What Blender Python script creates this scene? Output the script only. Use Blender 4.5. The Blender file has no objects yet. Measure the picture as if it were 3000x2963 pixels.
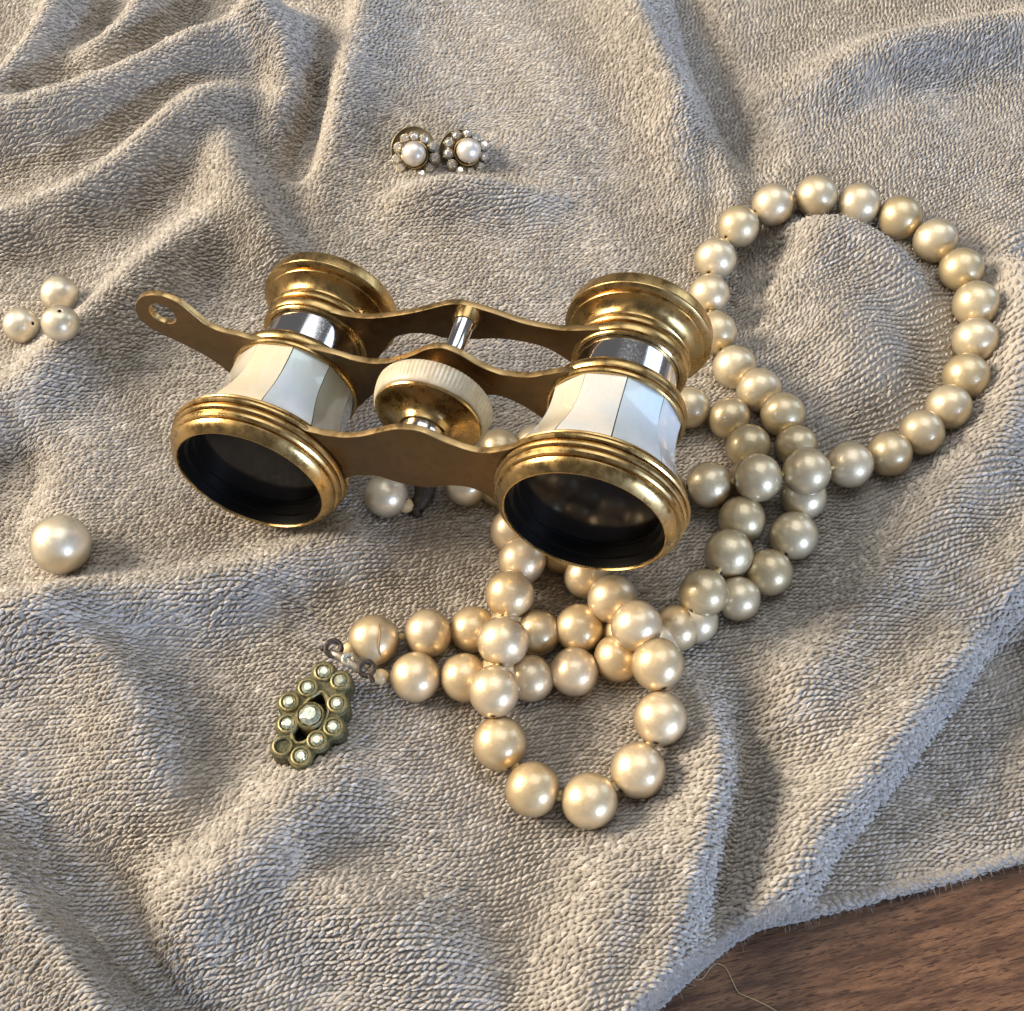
import bpy, bmesh, math, random
import numpy as np
from mathutils import Vector, Matrix
random.seed(4); rng = np.random.default_rng(7)
sc = bpy.context.scene
# ---------------------------------------------------------------- camera, world, lamps, exposure
sc.unit_settings.system = 'METRIC'; sc.unit_settings.scale_length = 0.01      # 1 unit = 1 cm
CAMH = 20.05; PITCH = math.radians(58)
IMW, IMH, FPX = 3000., 2963., 3700.
cam = bpy.data.objects.new('camera', bpy.data.cameras.new('camera')); sc.collection.objects.link(cam)
cam.location = (0, 0, CAMH); cam.rotation_euler = (math.pi/2-PITCH, 0, 0)
cam.data.sensor_fit = 'HORIZONTAL'; cam.data.sensor_width = 36; cam.data.lens = 36*FPX/IMW
cam.data.clip_start = .5; cam.data.clip_end = 1000
cam.data.dof.use_dof = True; cam.data.dof.focus_distance = 20.6; cam.data.dof.aperture_fstop = 22.0
sc.camera = cam
sc.render.resolution_x = 1024; sc.render.resolution_y = 1011
w = bpy.data.worlds.new('World'); sc.world = w; w.use_nodes = True
bg = w.node_tree.nodes['Background']; bg.inputs[0].default_value = (.62, .60, .60, 1); bg.inputs[1].default_value = .20

def lamp(name, direction, dist, sx, sy, power, col, target=(0, 12, 0)):
    d = Vector(direction).normalized()
    l = bpy.data.lights.new(name, 'AREA'); l.shape = 'RECTANGLE'; l.size = sx; l.size_y = sy
    l.energy = power; l.color = col
    o = bpy.data.objects.new(name, l); sc.collection.objects.link(o)
    o.location = Vector(target)+d*dist
    o.rotation_euler = d.to_track_quat('Z', 'Y').to_euler()
    return o
lamp('warm_room_lamp', (-.84, .16, .50), 110, 46, 42, 232000, (1, .86, .68))
lamp('ceiling_window', (.10, .30, .94), 150, 110, 110, 88000, (.96, .98, 1))
lamp('ceiling_window_side_pane', (-.62, .42, .62), 150, 30, 90, 15000, (1, .95, .90))
lamp('daylight_window', (.62, -.74, .22), 130, 36, 44, 160000, (.48, .65, 1))
lamp('side_window', (.78, .46, .40), 150, 60, 70, 34000, (.70, .83, 1))
sc.view_settings.view_transform = 'Standard'; sc.view_settings.look = 'None'
sc.view_settings.exposure = 0; sc.view_settings.gamma = 1
sc.render.engine = 'CYCLES'

# ---------------------------------------------------------------- helpers
def tag(o, label=None, cat=None, group=None, kind=None):
    if label: o['label'] = label
    if cat: o['category'] = cat
    if group: o['group'] = group
    if kind: o['kind'] = kind
    return o
def link(name, me, mat=None, parent=None, loc=None, smooth=True):
    if mat is not None and len(me.materials) == 0: me.materials.append(mat)
    if smooth: me.polygons.foreach_set('use_smooth', [True]*len(me.polygons))
    o = bpy.data.objects.new(name, me); sc.collection.objects.link(o)
    if parent is not None: o.parent = parent
    if loc is not None: o.location = loc
    return o
def empty(name, loc=(0, 0, 0), rot=None):
    o = bpy.data.objects.new(name, None); sc.collection.objects.link(o)
    o.empty_display_size = .3
    if rot is not None: o.matrix_world = Matrix.Translation(Vector(loc)) @ rot.to_4x4()
    else: o.location = loc
    return o
def mesh(name, v, f):
    me = bpy.data.meshes.new(name)
    me.from_pydata([tuple(map(float, p)) for p in v], [], [tuple(map(int, q)) for q in f]); me.update(); return me
def sharpen(me, deg=35):
    bm = bmesh.new(); bm.from_mesh(me)
    for e in bm.edges:
        if len(e.link_faces) == 2 and e.calc_face_angle(0) > math.radians(deg): e.smooth = False
    bm.to_mesh(me); bm.free(); return me
def lathe(name, prof, n=96, c=(0, 0), a0=0., a1=2*math.pi, thick=None, deg=40, wob=None):
    """profile of (r,z) spun round the z axis through c; open arc when a1-a0 < 2pi"""
    full = abs(a1-a0-2*math.pi) < 1e-6; m = n if full else n+1
    v = []; f = []
    for i in range(m):
        a = a0+(a1-a0)*i/n
        for r, z in prof:
            rr = r if wob is None else r*wob(a, z)
            v.append((c[0]+rr*math.cos(a), c[1]+rr*math.sin(a), z))
    k = len(prof)
    for i in range(n):
        j = (i+1) % m
        for q in range(k-1): f.append((i*k+q, j*k+q, j*k+q+1, i*k+q+1))
    me = mesh(name, v, f)
    bm = bmesh.new(); bm.from_mesh(me); bmesh.ops.remove_doubles(bm, verts=bm.verts, dist=1e-5)
    if not full:
        pass
    bmesh.ops.recalc_face_normals(bm, faces=bm.faces)
    bm.to_mesh(me); bm.free()
    return sharpen(me, deg)
def extrude_poly(name, pts, z0, z1, bev=.02, hole=None, holes=()):
    """flat plate from an outline (x,y), bevelled; optional circular hole (cx,cy,r)"""
    bm = bmesh.new()
    vs = [bm.verts.new((x, y, z0)) for x, y in pts]
    es = [bm.edges.new((vs[i], vs[(i+1) % len(vs)])) for i in range(len(vs))]
    if hole:
        hv = [bm.verts.new((hole[0]+hole[2]*math.cos(a), hole[1]+hole[2]*math.sin(a), z0)) for a in np.linspace(0, 2*math.pi, 33)[:-1]]
        es += [bm.edges.new((hv[i], hv[(i+1) % 32])) for i in range(32)]
    for hp in holes:
        hv = [bm.verts.new((a, b, z0)) for a, b in hp]; es += [bm.edges.new((hv[i], hv[(i+1) % len(hv)])) for i in range(len(hv))]
    bmesh.ops.triangle_fill(bm, use_beauty=True, use_dissolve=False, edges=es)
    g = bmesh.ops.extrude_face_region(bm, geom=bm.faces[:])
    bmesh.ops.translate(bm, verts=[e for e in g['geom'] if isinstance(e, bmesh.types.BMVert)], vec=(0, 0, z1-z0))
    bmesh.ops.recalc_face_normals(bm, faces=bm.faces)
    rim = [e for e in bm.edges if len(e.link_faces) == 2 and e.calc_face_angle(0) > 1.2]
    bmesh.ops.bevel(bm, geom=rim, offset=bev, segments=3, profile=.6, affect='EDGES')
    me = bpy.data.meshes.new(name); bm.to_mesh(me); bm.free(); return sharpen(me, 30)
def face_and_edge_mats(me, edge_mat, face_mat):
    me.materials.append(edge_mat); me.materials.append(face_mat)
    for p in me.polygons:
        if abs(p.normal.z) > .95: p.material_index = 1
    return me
def catmull(p, n=8, closed=False):
    p = np.array(p, float); out = []
    N = len(p); rngi = range(N if closed else N-1)
    for i in rngi:
        if closed: a, b, c, d = p[(i-1) % N], p[i], p[(i+1) % N], p[(i+2) % N]
        else: a, b, c, d = p[max(i-1, 0)], p[i], p[i+1], p[min(i+2, N-1)]
        for t in np.arange(n)/n:
            out.append(.5*((2*b)+(-a+c)*t+(2*a-5*b+4*c-d)*t*t+(-a+3*b-3*c+d)*t**3))
    if not closed: out.append(p[-1])
    return np.array(out)
def tube_mesh(name, pts, r, n=8):
    pts = np.array(pts, float); v = []; f = []
    rr = np.full(len(pts), r) if np.isscalar(r) else np.array(r)
    up = np.array([.13, .21, .97])
    for i, p in enumerate(pts):
        t = pts[min(i+1, len(pts)-1)]-pts[max(i-1, 0)]; t /= np.linalg.norm(t)+1e-9
        a = np.cross(t, up); a /= np.linalg.norm(a)+1e-9; b = np.cross(a, t)
        for k in range(n):
            q = 2*math.pi*k/n; v.append(p+rr[i]*(math.cos(q)*a+math.sin(q)*b))
    for i in range(len(pts)-1):
        for k in range(n): f.append((i*n+k, i*n+(k+1) % n, (i+1)*n+(k+1) % n, (i+1)*n+k))
    f.append(tuple(range(n))[::-1]); f.append(tuple(range((len(pts)-1)*n, len(pts)*n)))
    return mesh(name, v, f)
def join_mesh(name, parts):
    bm = bmesh.new()
    for me in parts: bm.from_mesh(me)
    out = bpy.data.meshes.new(name); bm.to_mesh(out); bm.free(); return out

# ---------------------------------------------------------------- node materials
class N:
    def __init__(s, name):
        s.m = bpy.data.materials.new(name); s.m.use_nodes = True; s.t = s.m.node_tree; s.b = s.t.nodes['Principled BSDF']
    def n(s, typ, **kw):
        x = s.t.nodes.new(typ)
        for k, v in kw.items():
            if hasattr(x, k): setattr(x, k, v)
        return x
    def l(s, a, b): s.t.links.new(a, b)
    def set(s, **kw):
        names = dict(col='Base Color', rough='Roughness', metal='Metallic', coat='Coat Weight', crough='Coat Roughness', spec='Specular IOR Level',
                     sheen='Sheen Weight', sheenr='Sheen Roughness', sss='Subsurface Weight', sssr='Subsurface Radius', ssss='Subsurface Scale', trans='Transmission Weight', ior='IOR',
                     film='Thin Film Thickness', filmior='Thin Film IOR', sheencol='Sheen Tint', coatior='Coat IOR', tint='Specular Tint')
        for k, v in kw.items():
            i = s.b.inputs[names[k]]; i.default_value = (*v, 1) if (isinstance(v, tuple) and len(i.default_value) == 4) else v
        return s
    def noise(s, scale, detail=4, rough=.55, coord='Object', dist=0., vec=None):
        x = s.n('ShaderNodeTexNoise'); x.inputs['Scale'].default_value = scale; x.inputs['Detail'].default_value = detail
        x.inputs['Roughness'].default_value = rough; x.inputs['Distortion'].default_value = dist
        if vec is None:
            tc = s.n('ShaderNodeTexCoord'); s.l(tc.outputs[coord], x.inputs['Vector'])
        else: s.l(vec, x.inputs['Vector'])
        return x.outputs['Fac']
    def ramp(s, fac, stops):
        r = s.n('ShaderNodeValToRGB'); e = r.color_ramp.elements
        e[0].position, e[0].color = stops[0][0], (*stops[0][1], 1); e[1].position, e[1].color = stops[-1][0], (*stops[-1][1], 1)
        for p, c in stops[1:-1]:
            q = e.new(p); q.color = (*c, 1)
        s.l(fac, r.inputs[0]); return r.outputs[0]
    def mix(s, a, b, fac, mode='MIX'):
        x = s.n('ShaderNodeMix'); x.data_type = 'RGBA'; x.blend_type = mode
        for i, val in ((6, a), (7, b)):
            if isinstance(val, tuple): x.inputs[i].default_value = (*val, 1)
            else: s.l(val, x.inputs[i])
        if isinstance(fac, (int, float)): x.inputs[0].default_value = fac
        else: s.l(fac, x.inputs[0])
        return x.outputs[2]
    def mapr(s, v, a, b, c=0., d=1.):
        x = s.n('ShaderNodeMapRange'); s.l(v, x.inputs[0]); x.inputs[1].default_value = c; x.inputs[2].default_value = d
        x.inputs[3].default_value = a; x.inputs[4].default_value = b; return x.outputs[0]
    def bump(s, h, strength=.3, dist=.02):
        x = s.n('ShaderNodeBump'); x.inputs['Strength'].default_value = strength; x.inputs['Distance'].default_value = dist
        s.l(h, x.inputs['Height']); s.l(x.outputs[0], s.b.inputs['Normal']); return x

def mat_brass(name, c1, c2, tar, rough=.26):
    m = N(name).set(metal=1.)
    n1 = m.noise(1.6, 5, .6); n2 = m.noise(5, 6, .62); n3 = m.noise(60, 3, .6)
    col = m.mix(c1, c2, m.mapr(n1, 0, 1, .35, .65))
    col = m.mix(col, tar, m.mapr(n2, 0, .45, .50, .85))
    m.l(col, m.b.inputs['Base Color'])
    m.l(m.mapr(n2, rough-.06, rough+.20, .35, .7), m.b.inputs['Roughness'])
    m.bump(n3, .10, .01); return m.m
M = {}
M['brass'] = mat_brass('aged_brass', (.58, .385, .15), (.48, .335, .145), (.30, .20, .10), .25)
M['brass_dull'] = mat_brass('plate_edge_brass', (.58, .385, .165), (.46, .32, .15), (.28, .19, .10), .30)
M['brass_face'] = mat_brass('dark_brown_brass', (.195, .125, .062), (.165, .112, .060), (.105, .07, .038), .36)  # darker brown brass for the flat faces of bridges and lug
m = N('chrome').set(metal=1., col=(.78, .78, .80), rough=.05); m.l(m.mapr(m.noise(30, 4), .09, .22, .45, .75), m.b.inputs['Roughness']); M['chrome'] = m.m
m = N('black_lacquer').set(col=(.004, .0035, .003), rough=.42, spec=.16); M['black'] = m.m
m = N('lens_glass').set(col=(.010, .008, .007), rough=.14, spec=.28, ior=1.36); M['lens'] = m.m
m = N('bone').set(col=(.70, .63, .48), rough=.42, sss=.25, sssr=(.2, .15, .1), ssss=.3)
m.l(m.mix((.60, .54, .41), (.48, .40, .27), m.mapr(m.noise(6, 4), 0, 1, .4, .7)), m.b.inputs['Base Color']); M['bone'] = m.m
def mat_mop(name, c1, c2, c3, seed):
    m = N(name).set(rough=.22, coat=1., crough=.06, sss=.15, sssr=(.2, .2, .2), ssss=.2, spec=.7, film=380., filmior=1.45)
    tc = m.n('ShaderNodeTexCoord'); mp = m.n('ShaderNodeMapping'); m.l(tc.outputs['Object'], mp.inputs[0])
    mp.inputs['Location'].default_value = (seed*3.1, seed*1.7, seed); mp.inputs['Scale'].default_value = (1, 1, .45)
    n1 = m.noise(1.2, 2, .4, vec=mp.outputs[0], dist=.6); n2 = m.noise(5, 3, .5, vec=mp.outputs[0], dist=1.0)
    col = m.mix(c1, c2, m.mapr(n1, 0, 1, .4, .6)); col = m.mix(col, c3, m.mapr(n2, 0, .55, .45, .75))
    n4 = m.noise(16, 5, .65, vec=mp.outputs[0], dist=1.5); col = m.mix(col, tuple(c*.86 for c in c2), m.mapr(n4, 0, .5, .5, .72)); m.l(col, m.b.inputs['Base Color']); m.bump(n2, .12, .03); return m.m
MOP = [mat_mop('nacre_cream', (.74, .64, .45), (.70, .66, .56), (.78, .72, .60), 1),
       mat_mop('nacre_blue', (.66, .74, .75), (.82, .84, .82), (.66, .68, .78), 2),
       mat_mop('nacre_white', (.72, .70, .64), (.60, .64, .66), (.76, .68, .60), 3),
       mat_mop('nacre_grey', (.42, .43, .36), (.50, .50, .43), (.38, .38, .30), 4)]
def mat_pearl(name, base, edge, seed):
    m = N(name).set(rough=.34, coat=.7, crough=.09, coatior=1.55, spec=.6)
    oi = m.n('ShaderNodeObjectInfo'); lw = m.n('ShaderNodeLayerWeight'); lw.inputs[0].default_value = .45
    tc = m.n('ShaderNodeTexCoord')
    add = m.n('ShaderNodeVectorMath'); add.operation = 'ADD'; m.l(tc.outputs['Object'], add.inputs[0])
    cx = m.n('ShaderNodeCombineXYZ'); mu = m.n('ShaderNodeMath'); mu.operation = 'MULTIPLY'; mu.inputs[1].default_value = 37; m.l(oi.outputs['Random'], mu.inputs[0])
    m.l(mu.outputs[0], cx.inputs[0]); m.l(mu.outputs[0], cx.inputs[2]); m.l(cx.outputs[0], add.inputs[1])
    n1 = m.noise(2.2, 4, .55, vec=add.outputs[0]); n2 = m.noise(14, 5, .6, vec=add.outputs[0])
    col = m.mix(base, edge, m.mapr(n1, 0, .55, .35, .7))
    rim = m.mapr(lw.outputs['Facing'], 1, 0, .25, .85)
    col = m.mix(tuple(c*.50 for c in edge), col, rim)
    hs = m.n('ShaderNodeHueSaturation'); m.l(col, hs.inputs['Color'])
    m.l(m.mapr(oi.outputs['Random'], .88, 1.08), hs.inputs['Value']); m.l(m.mapr(oi.outputs['Random'], 1.12, .86), hs.inputs['Saturation'])
    m.l(hs.outputs[0], m.b.inputs['Base Color'])
    m.l(m.mapr(n2, .33, .47, .35, .65), m.b.inputs['Roughness'])
    m.b.inputs['Metallic'].default_value = .52
    m.bump(n1, .16, .06); return m.m
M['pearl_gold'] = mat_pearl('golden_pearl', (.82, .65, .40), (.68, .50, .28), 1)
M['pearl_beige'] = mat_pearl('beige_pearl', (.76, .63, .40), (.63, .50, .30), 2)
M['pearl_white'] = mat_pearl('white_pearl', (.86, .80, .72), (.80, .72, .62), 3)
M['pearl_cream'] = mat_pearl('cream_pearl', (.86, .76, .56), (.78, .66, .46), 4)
m = N('drill_hole').set(col=(.10, .055, .02), rough=.7); M['hole'] = m.m
m = N('thread').set(col=(.62, .48, .22), rough=.8); M['thread'] = m.m
m = N('crack_brown').set(col=(.34, .22, .10), rough=.7); M['crack'] = m.m
m = N('bead').set(col=(.72, .54, .30), rough=.35, coat=.4); M['bead'] = m.m
def mat_old(name, a, b, c):
    m = N(name).set(metal=.75, rough=.5); n1 = m.noise(7, 6, .7); n2 = m.noise(24, 4, .7)
    col = m.mix(a, b, m.mapr(n1, 0, 1, .4, .62)); col = m.mix(col, c, m.mapr(n2, 0, .9, .48, .68)); m.l(col, m.b.inputs['Base Color'])
    m.l(m.mapr(n2, .3, .7, .35, .65), m.b.inputs['Roughness']); m.bump(n2, .35, .03); return m.m
M['verdigris'] = mat_old('tarnished_green_brass', (.12, .115, .06), (.06, .065, .035), (.28, .22, .11))
M['dark_metal'] = mat_old('dark_tarnished_metal', (.06, .042, .030), (.035, .024, .018), (.14, .11, .08)); M['dark_metal'].node_tree.nodes['Principled BSDF'].inputs['Metallic'].default_value = .3
M['bar_metal'] = mat_old('dull_grey_bar', (.30, .27, .22), (.40, .37, .31), (.16, .12, .09))
M['silver'] = mat_old('grey_old_silver', (.50, .44, .33), (.62, .57, .46), (.20, .16, .11))
M['gilt'] = mat_old('worn_gilt', (.36, .31, .16), (.18, .18, .09), (.52, .40, .19))
M['clip'] = mat_old('brown_clip_metal', (.24, .20, .13), (.32, .26, .15), (.16, .12, .08))
m = N('rhinestone').set(col=(.90, .86, .78), rough=.10, metal=.68, coat=1., crough=.01, spec=.9); M['stone'] = m.m
m = N('old_rhinestone').set(rough=.12, metal=.55, spec=.8, coat=.9, crough=.04); m.l(m.mix((.30, .33, .22), (.74, .76, .60), m.mapr(m.noise(16, 3), 0, 1, .35, .65)), m.b.inputs['Base Color']); M['oldstone'] = m.m
m = N('stone_foil').set(col=(.045, .045, .028), rough=.6); M['socket'] = m.m
m = N('seam_glue').set(col=(.26, .19, .11), rough=.7); M['seam'] = m.m
m = N('worn_engraving').set(col=(.10, .065, .035), rough=.6, metal=.7); M['engrave'] = m.m
# wool
def mat_wool(name, bumpy):
    m = N(name).set(rough=.95, spec=.08, sheen=.30, sheenr=.5)
    m.b.inputs['Sheen Tint'].default_value = (.9, .9, .9, 1)
    n1 = m.noise(.22, 4, .5); n3 = m.noise(30, 4, .7)
    col = m.mix((.56, .505, .435), (.49, .45, .40), m.mapr(n1, 0, 1, .4, .6))
    if bumpy: n2 = m.noise(8, 4, .6)
    else:
        at = m.n('ShaderNodeAttribute'); at.attribute_name = 'tone'; n2 = at.outputs['Fac']
    col = m.mix(col, (.80, .75, .68), m.mapr(n2, 0, .75, .5, .85))
    col = m.mix(col, (.31, .28, .245), m.mapr(n2, .65, 0, .15, .5))
    col = m.mix(col, (.22, .195, .165), m.mapr(n3, .55, 0, .33, .48)); col = m.mix(col, (.78, .74, .68), m.mapr(n3, 0, .45, .56, .68))
    m.l(col, m.b.inputs['Base Color'])
    m.bump(m.noise(34 if not bumpy else 9, 5, .75), .6, .04 if not bumpy else .09); return m.m
M['wool'] = mat_wool('greige_wool_yarn', False); M['wool_base'] = mat_wool('greige_wool_ground', True)
m = N('wool_fibre').set(col=(.60, .56, .51), rough=.8, sheen=.2); M['fuzz'] = m.m
# wood
m = N('walnut_wood').set(rough=.5, spec=.3)
tc = m.n('ShaderNodeTexCoord'); mp = m.n('ShaderNodeMapping'); m.l(tc.outputs['Object'], mp.inputs[0])
mp.vector_type = 'TEXTURE'; mp.inputs['Rotation'].default_value = (0, 0, math.radians(14)); mp.inputs['Scale'].default_value = (7, 1, 1)
g1 = m.noise(5, 7, .68, vec=mp.outputs[0], dist=.3)
mp2 = m.n('ShaderNodeMapping'); m.l(tc.outputs['Object'], mp2.inputs[0]); mp2.vector_type = 'TEXTURE'; mp2.inputs['Rotation'].default_value = (0, 0, math.radians(14)); mp2.inputs['Scale'].default_value = (9, 1, 1)
g2 = m.noise(34, 3, .6, vec=mp2.outputs[0], dist=.3); g3 = m.noise(60, 2, .5, vec=mp2.outputs[0])
col = m.mix((.085, .041, .022), (.225, .115, .060), m.mapr(g1, 0, 1, .40, .60))
col = m.mix(col, (.06, .028, .017), m.mapr(g3, 0, .6, .5, .7)); pore = m.mapr(g2, .95, 0, .38, .46)
col = m.mix(col, (.045, .020, .012), pore); m.l(col, m.b.inputs['Base Color']); m.l(m.mapr(g1, .42, .6), m.b.inputs['Roughness'])
m.bump(g2, .35, .03); M['wood'] = m.m

# ---------------------------------------------------------------- pixel ray (pixels of the 1932 px wide view) to the ground
sp, cp = math.sin(PITCH), math.cos(PITCH); K = 3000/1932.
def ray(px, py):
    a = (px*K-IMW/2)/FPX; b = (py*K-IMH/2)/FPX
    return np.array([a, -sp*b+cp, -cp*b-sp])       # depth along the optical axis = parameter
def onz(px, py, z=0.):
    d = ray(px, py); s = (z-CAMH)/d[2]; return np.array([d[0]*s, d[1]*s])

# ---------------------------------------------------------------- the lie of the cloth
TABLE_Z = -.62
# ridges: points (px, py, height), width on the image-right side of a downward path, width on the other side, power
RID = [
 ([(600,30,.0),(520,62,.5),(400,95,.60),(300,140,.65),(200,190,.65),(100,220,.6),(-80,250,.5)], .75,.65,2),
 ([(140,-40,.5),(110,40,.55),(60,120,.5),(-20,200,.4)], .55,.45,2),
 ([(330,-60,.5),(270,40,.5),(190,110,.4),(120,160,.1)], .5,.5,2),
 ([(440,195,.35),(370,225,.5),(310,275,.55),(210,350,.5),(110,400,.4),(-60,440,.4)], .6,.6,2),
 ([(430,240,.1),(440,310,.45),(475,390,.5),(525,465,.35),(560,520,.0)], .35,.7,2),
 ([(470,60,.1),(540,110,.5),(555,170,.5),(530,235,.2)], .45,.5,2),
 ([(470,420,.0),(370,455,.4),(290,525,.5),(200,600,.5),(100,690,.4),(0,770,.3),(-80,800,.3)], .65,.65,2),
 ([(700,-40,.4),(655,120,.5),(628,240,.45),(598,350,.2)], .9,.28,1.6),
 ([(720,380,.0),(800,370,.28),(900,365,.34),(1000,380,.22),(1080,400,0)], .35,.5,2),
 ([(1170,-60,.7),(1205,40,.75),(1250,140,.75),(1300,245,.75),(1350,340,.70),(1385,395,.4),(1420,420,.0)], .50,.60,1.5),
 ([(1480,185,.1),(1570,150,.4),(1700,108,.5),(1850,75,.5),(2000,50,.5)], .8,.6,2),
 ([(1470,470,.0),(1540,450,.45),(1620,470,.5),(1690,530,.4),(1740,600,.15)], .55,.8,2),
 ([(1520,560,.25),(1580,620,.35),(1620,700,.35),(1560,780,.1)], 1.0,1.0,2),
 ([(1860,430,.1),(1905,480,.4),(1920,600,.5),(1905,740,.5),(1865,850,.5),(1780,950,.4),(1690,1060,.3),(1600,1180,.25),(1500,1290,.3)], .8,.45,2),
 ([(1990,1000,1.0),(1932,1085,1.0),(1860,1200,1.05),(1780,1320,1.05),(1690,1440,1.0),(1600,1550,.95),(1500,1655,.85),(1440,1715,.75),(1390,1762,.62),(1300,1850,.55),(1240,1920,.5)], .20,1.25,1.35),
 ([(1290,1290,.1),(1335,1350,.35),(1362,1420,.55),(1362,1500,.65),(1338,1590,.7),(1308,1690,.7),(1282,1780,.65),(1235,1870,.55),(1190,1960,.5)], .24,.62,1.4),
 ([(1290,1560,.1),(1200,1640,.30),(1150,1730,.40),(1110,1830,.4),(1080,1950,.4)], .6,.7,2),
 ([(-80,1520,.9),(0,1625,.94),(80,1725,.94),(160,1825,.94),(235,1915,.9),(300,2000,.8)], .15,.85,2),
 ([(700,1440,.1),(620,1490,.35),(520,1580,.5),(430,1660,.5),(340,1740,.45),(300,1850,.35)], .8,.8,2),
 ([(-60,1190,.5),(80,1165,.55),(200,1140,.5),(330,1130,.45),(440,1110,.40),(540,1075,.35),(650,1045,.25),(760,1030,.1)], .55,.65,2),
 ([(120,1200,.45),(230,1280,.55),(290,1400,.5),(330,1510,.3),(340,1600,.05)], .42,1.0,2),
 ([(-60,880,.1),(30,960,.15),(60,1060,.0)], .5,.5,2),
 ([(900,1850,.25),(760,1760,.4),(640,1720,.35),(560,1760,.15)], .6,.6,2),
 # hollows
 ([(560,200,-.2),(590,170,-.45),(575,250,-.5),(560,310,-.35)], .4,.35,2),
 ([(0,820,-.2),(0,900,-.55),(10,1000,-.35)], .7,.5,2),
 ([(1400,440,-.1),(1435,480,-.45),(1415,560,-.35),(1400,640,-.1)], .35,.45,2),
 ([(1290,260,-.1),(1320,330,-.4),(1350,400,-.3),(1330,470,-.0)], .3,.35,2),
 ([(1290,-20,-.4),(1325,90,-.45),(1370,200,-.4),(1410,300,-.2),(1440,350,0)], .55,.35,2),
 ([(1860,470,-.1),(1900,500,-.3),(2000,520,-.4)], .3,.3,2),
 ([(1400,1380,-.15),(1420,1480,-.35),(1390,1580,-.4),(1370,1680,-.35),(1320,1800,-.2)], .45,.35,2),
 ([(60,1560,-.3),(150,1700,-.7),(240,1820,-.75),(340,1960,-.6)], .65,.20,2),
 ([(1800,1250,-.1),(1880,1240,-.5),(1780,1400,-.55),(1690,1520,-.5),(1600,1610,-.35)], .8,.35,2),
]
def ridge(xy, pts, wr, wl, pw):
    P = catmull([(*onz(px, py, max(z, 0)*.8), z) for px, py, z in pts], 4)
    best = np.full(len(xy), 1e9); A = np.zeros(len(xy)); sg = np.ones(len(xy))
    for i in range(len(P)-1):
        a, b = P[i, :2], P[i+1, :2]; ab = b-a; L2 = ab@ab+1e-12
        r = xy-a; t = np.clip((r@ab)/L2, 0, 1); q = r-t[:, None]*ab; d = np.hypot(q[:, 0], q[:, 1])
        k = d < best; best[k] = d[k]; A[k] = (P[i, 2]+(P[i+1, 2]-P[i, 2])*t)[k]
        sg[k] = np.sign(ab[0]*r[k, 1]-ab[1]*r[k, 0])
    # smooth blend of the two side widths
    wd = np.where(sg > 0, wr, wl)
    return A*np.exp(-((np.sqrt(best**2+.03**2)-.03)/wd)**pw)
X0, X1, Y0, Y1, DX = -17., 17., -3., 35., .075
gx = np.arange(X0, X1+1e-6, DX); gy = np.arange(Y0, Y1+1e-6, DX)
GX, GY = np.meshgrid(gx, gy); XY = np.stack([GX.ravel(), GY.ravel()], 1)
Hh = np.zeros(len(XY))
for pts, a, b, pw in RID:
    mx = max(abs(p[2]) for p in pts); Hh += ridge(XY, pts, a, b, pw)*(1.9 if mx < .79 and pw == 2 else (1.05 if mx > .95 else 1.4))
Hh += .06*np.sin(XY[:, 0]*.9+1.1*np.sin(XY[:, 1]*.5))*np.sin(XY[:, 1]*.8+.7)+.035*np.sin(XY[:, 0]*2.3+XY[:, 1]*1.1+2*np.sin(XY[:, 1]*.7))
H2 = Hh.reshape(GX.shape)
def blur(a, n):
    for _ in range(n):
        a = (a+np.roll(a, 1, 0)+np.roll(a, -1, 0))/3; a = (a+np.roll(a, 1, 1)+np.roll(a, -1, 1))/3
    return a
H2 = blur(H2, 2)
# pose of the opera glasses, used to press the cloth down under the barrels
RW = Matrix(((.94919649, .17204765, .26348743), (-.25365054, -.07725706, .96420576), (.1862456, -.98205446, -.02969216)))
_c = Vector((-1.709, -.057, 21.0391))
_cw = Matrix(((1, 0, 0), (0, -sp, cp), (0, -cp, -sp)))
RC = Matrix(((.94919649, .17204765, .26348743), (.11641272, .58592728, -.80195842), (-.29235953, .7918894, .53613158)))
RW = _cw @ RC
OG = _cw @ _c + Vector((0, 0, CAMH))
RWn = np.array(RW); OGn = np.array(OG)
def press(H2):
    for cx in (-3., 3.):
        for z in np.arange(0, 4.4, .1):
            r = 1.60 if z < .7 else (1.6-.42*min(1, (z-.7)/1.2) if z < 2 else (1.18 if z < 3.5 else 1.31))
            c = OGn+RWn@np.array([cx, 0, z]); ax = RWn[:, 2]; px_ = np.array([ax[1], -ax[0]]); px_ /= np.linalg.norm(px_)
            ay = np.array([ax[0], ax[1]])/np.hypot(ax[0], ax[1])
            dx = GX-c[0]; dy = GY-c[1]; s = dx*px_[0]+dy*px_[1]; u = dx*ay[0]+dy*ay[1]
            k = (np.abs(u) < .09) & (np.abs(s) < r)
            H2[k] = np.minimum(H2[k], c[2]-np.sqrt(r*r-s[k]**2)-.015)
    return H2
H2 = press(H2); H2 = blur(H2, 2)
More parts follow.
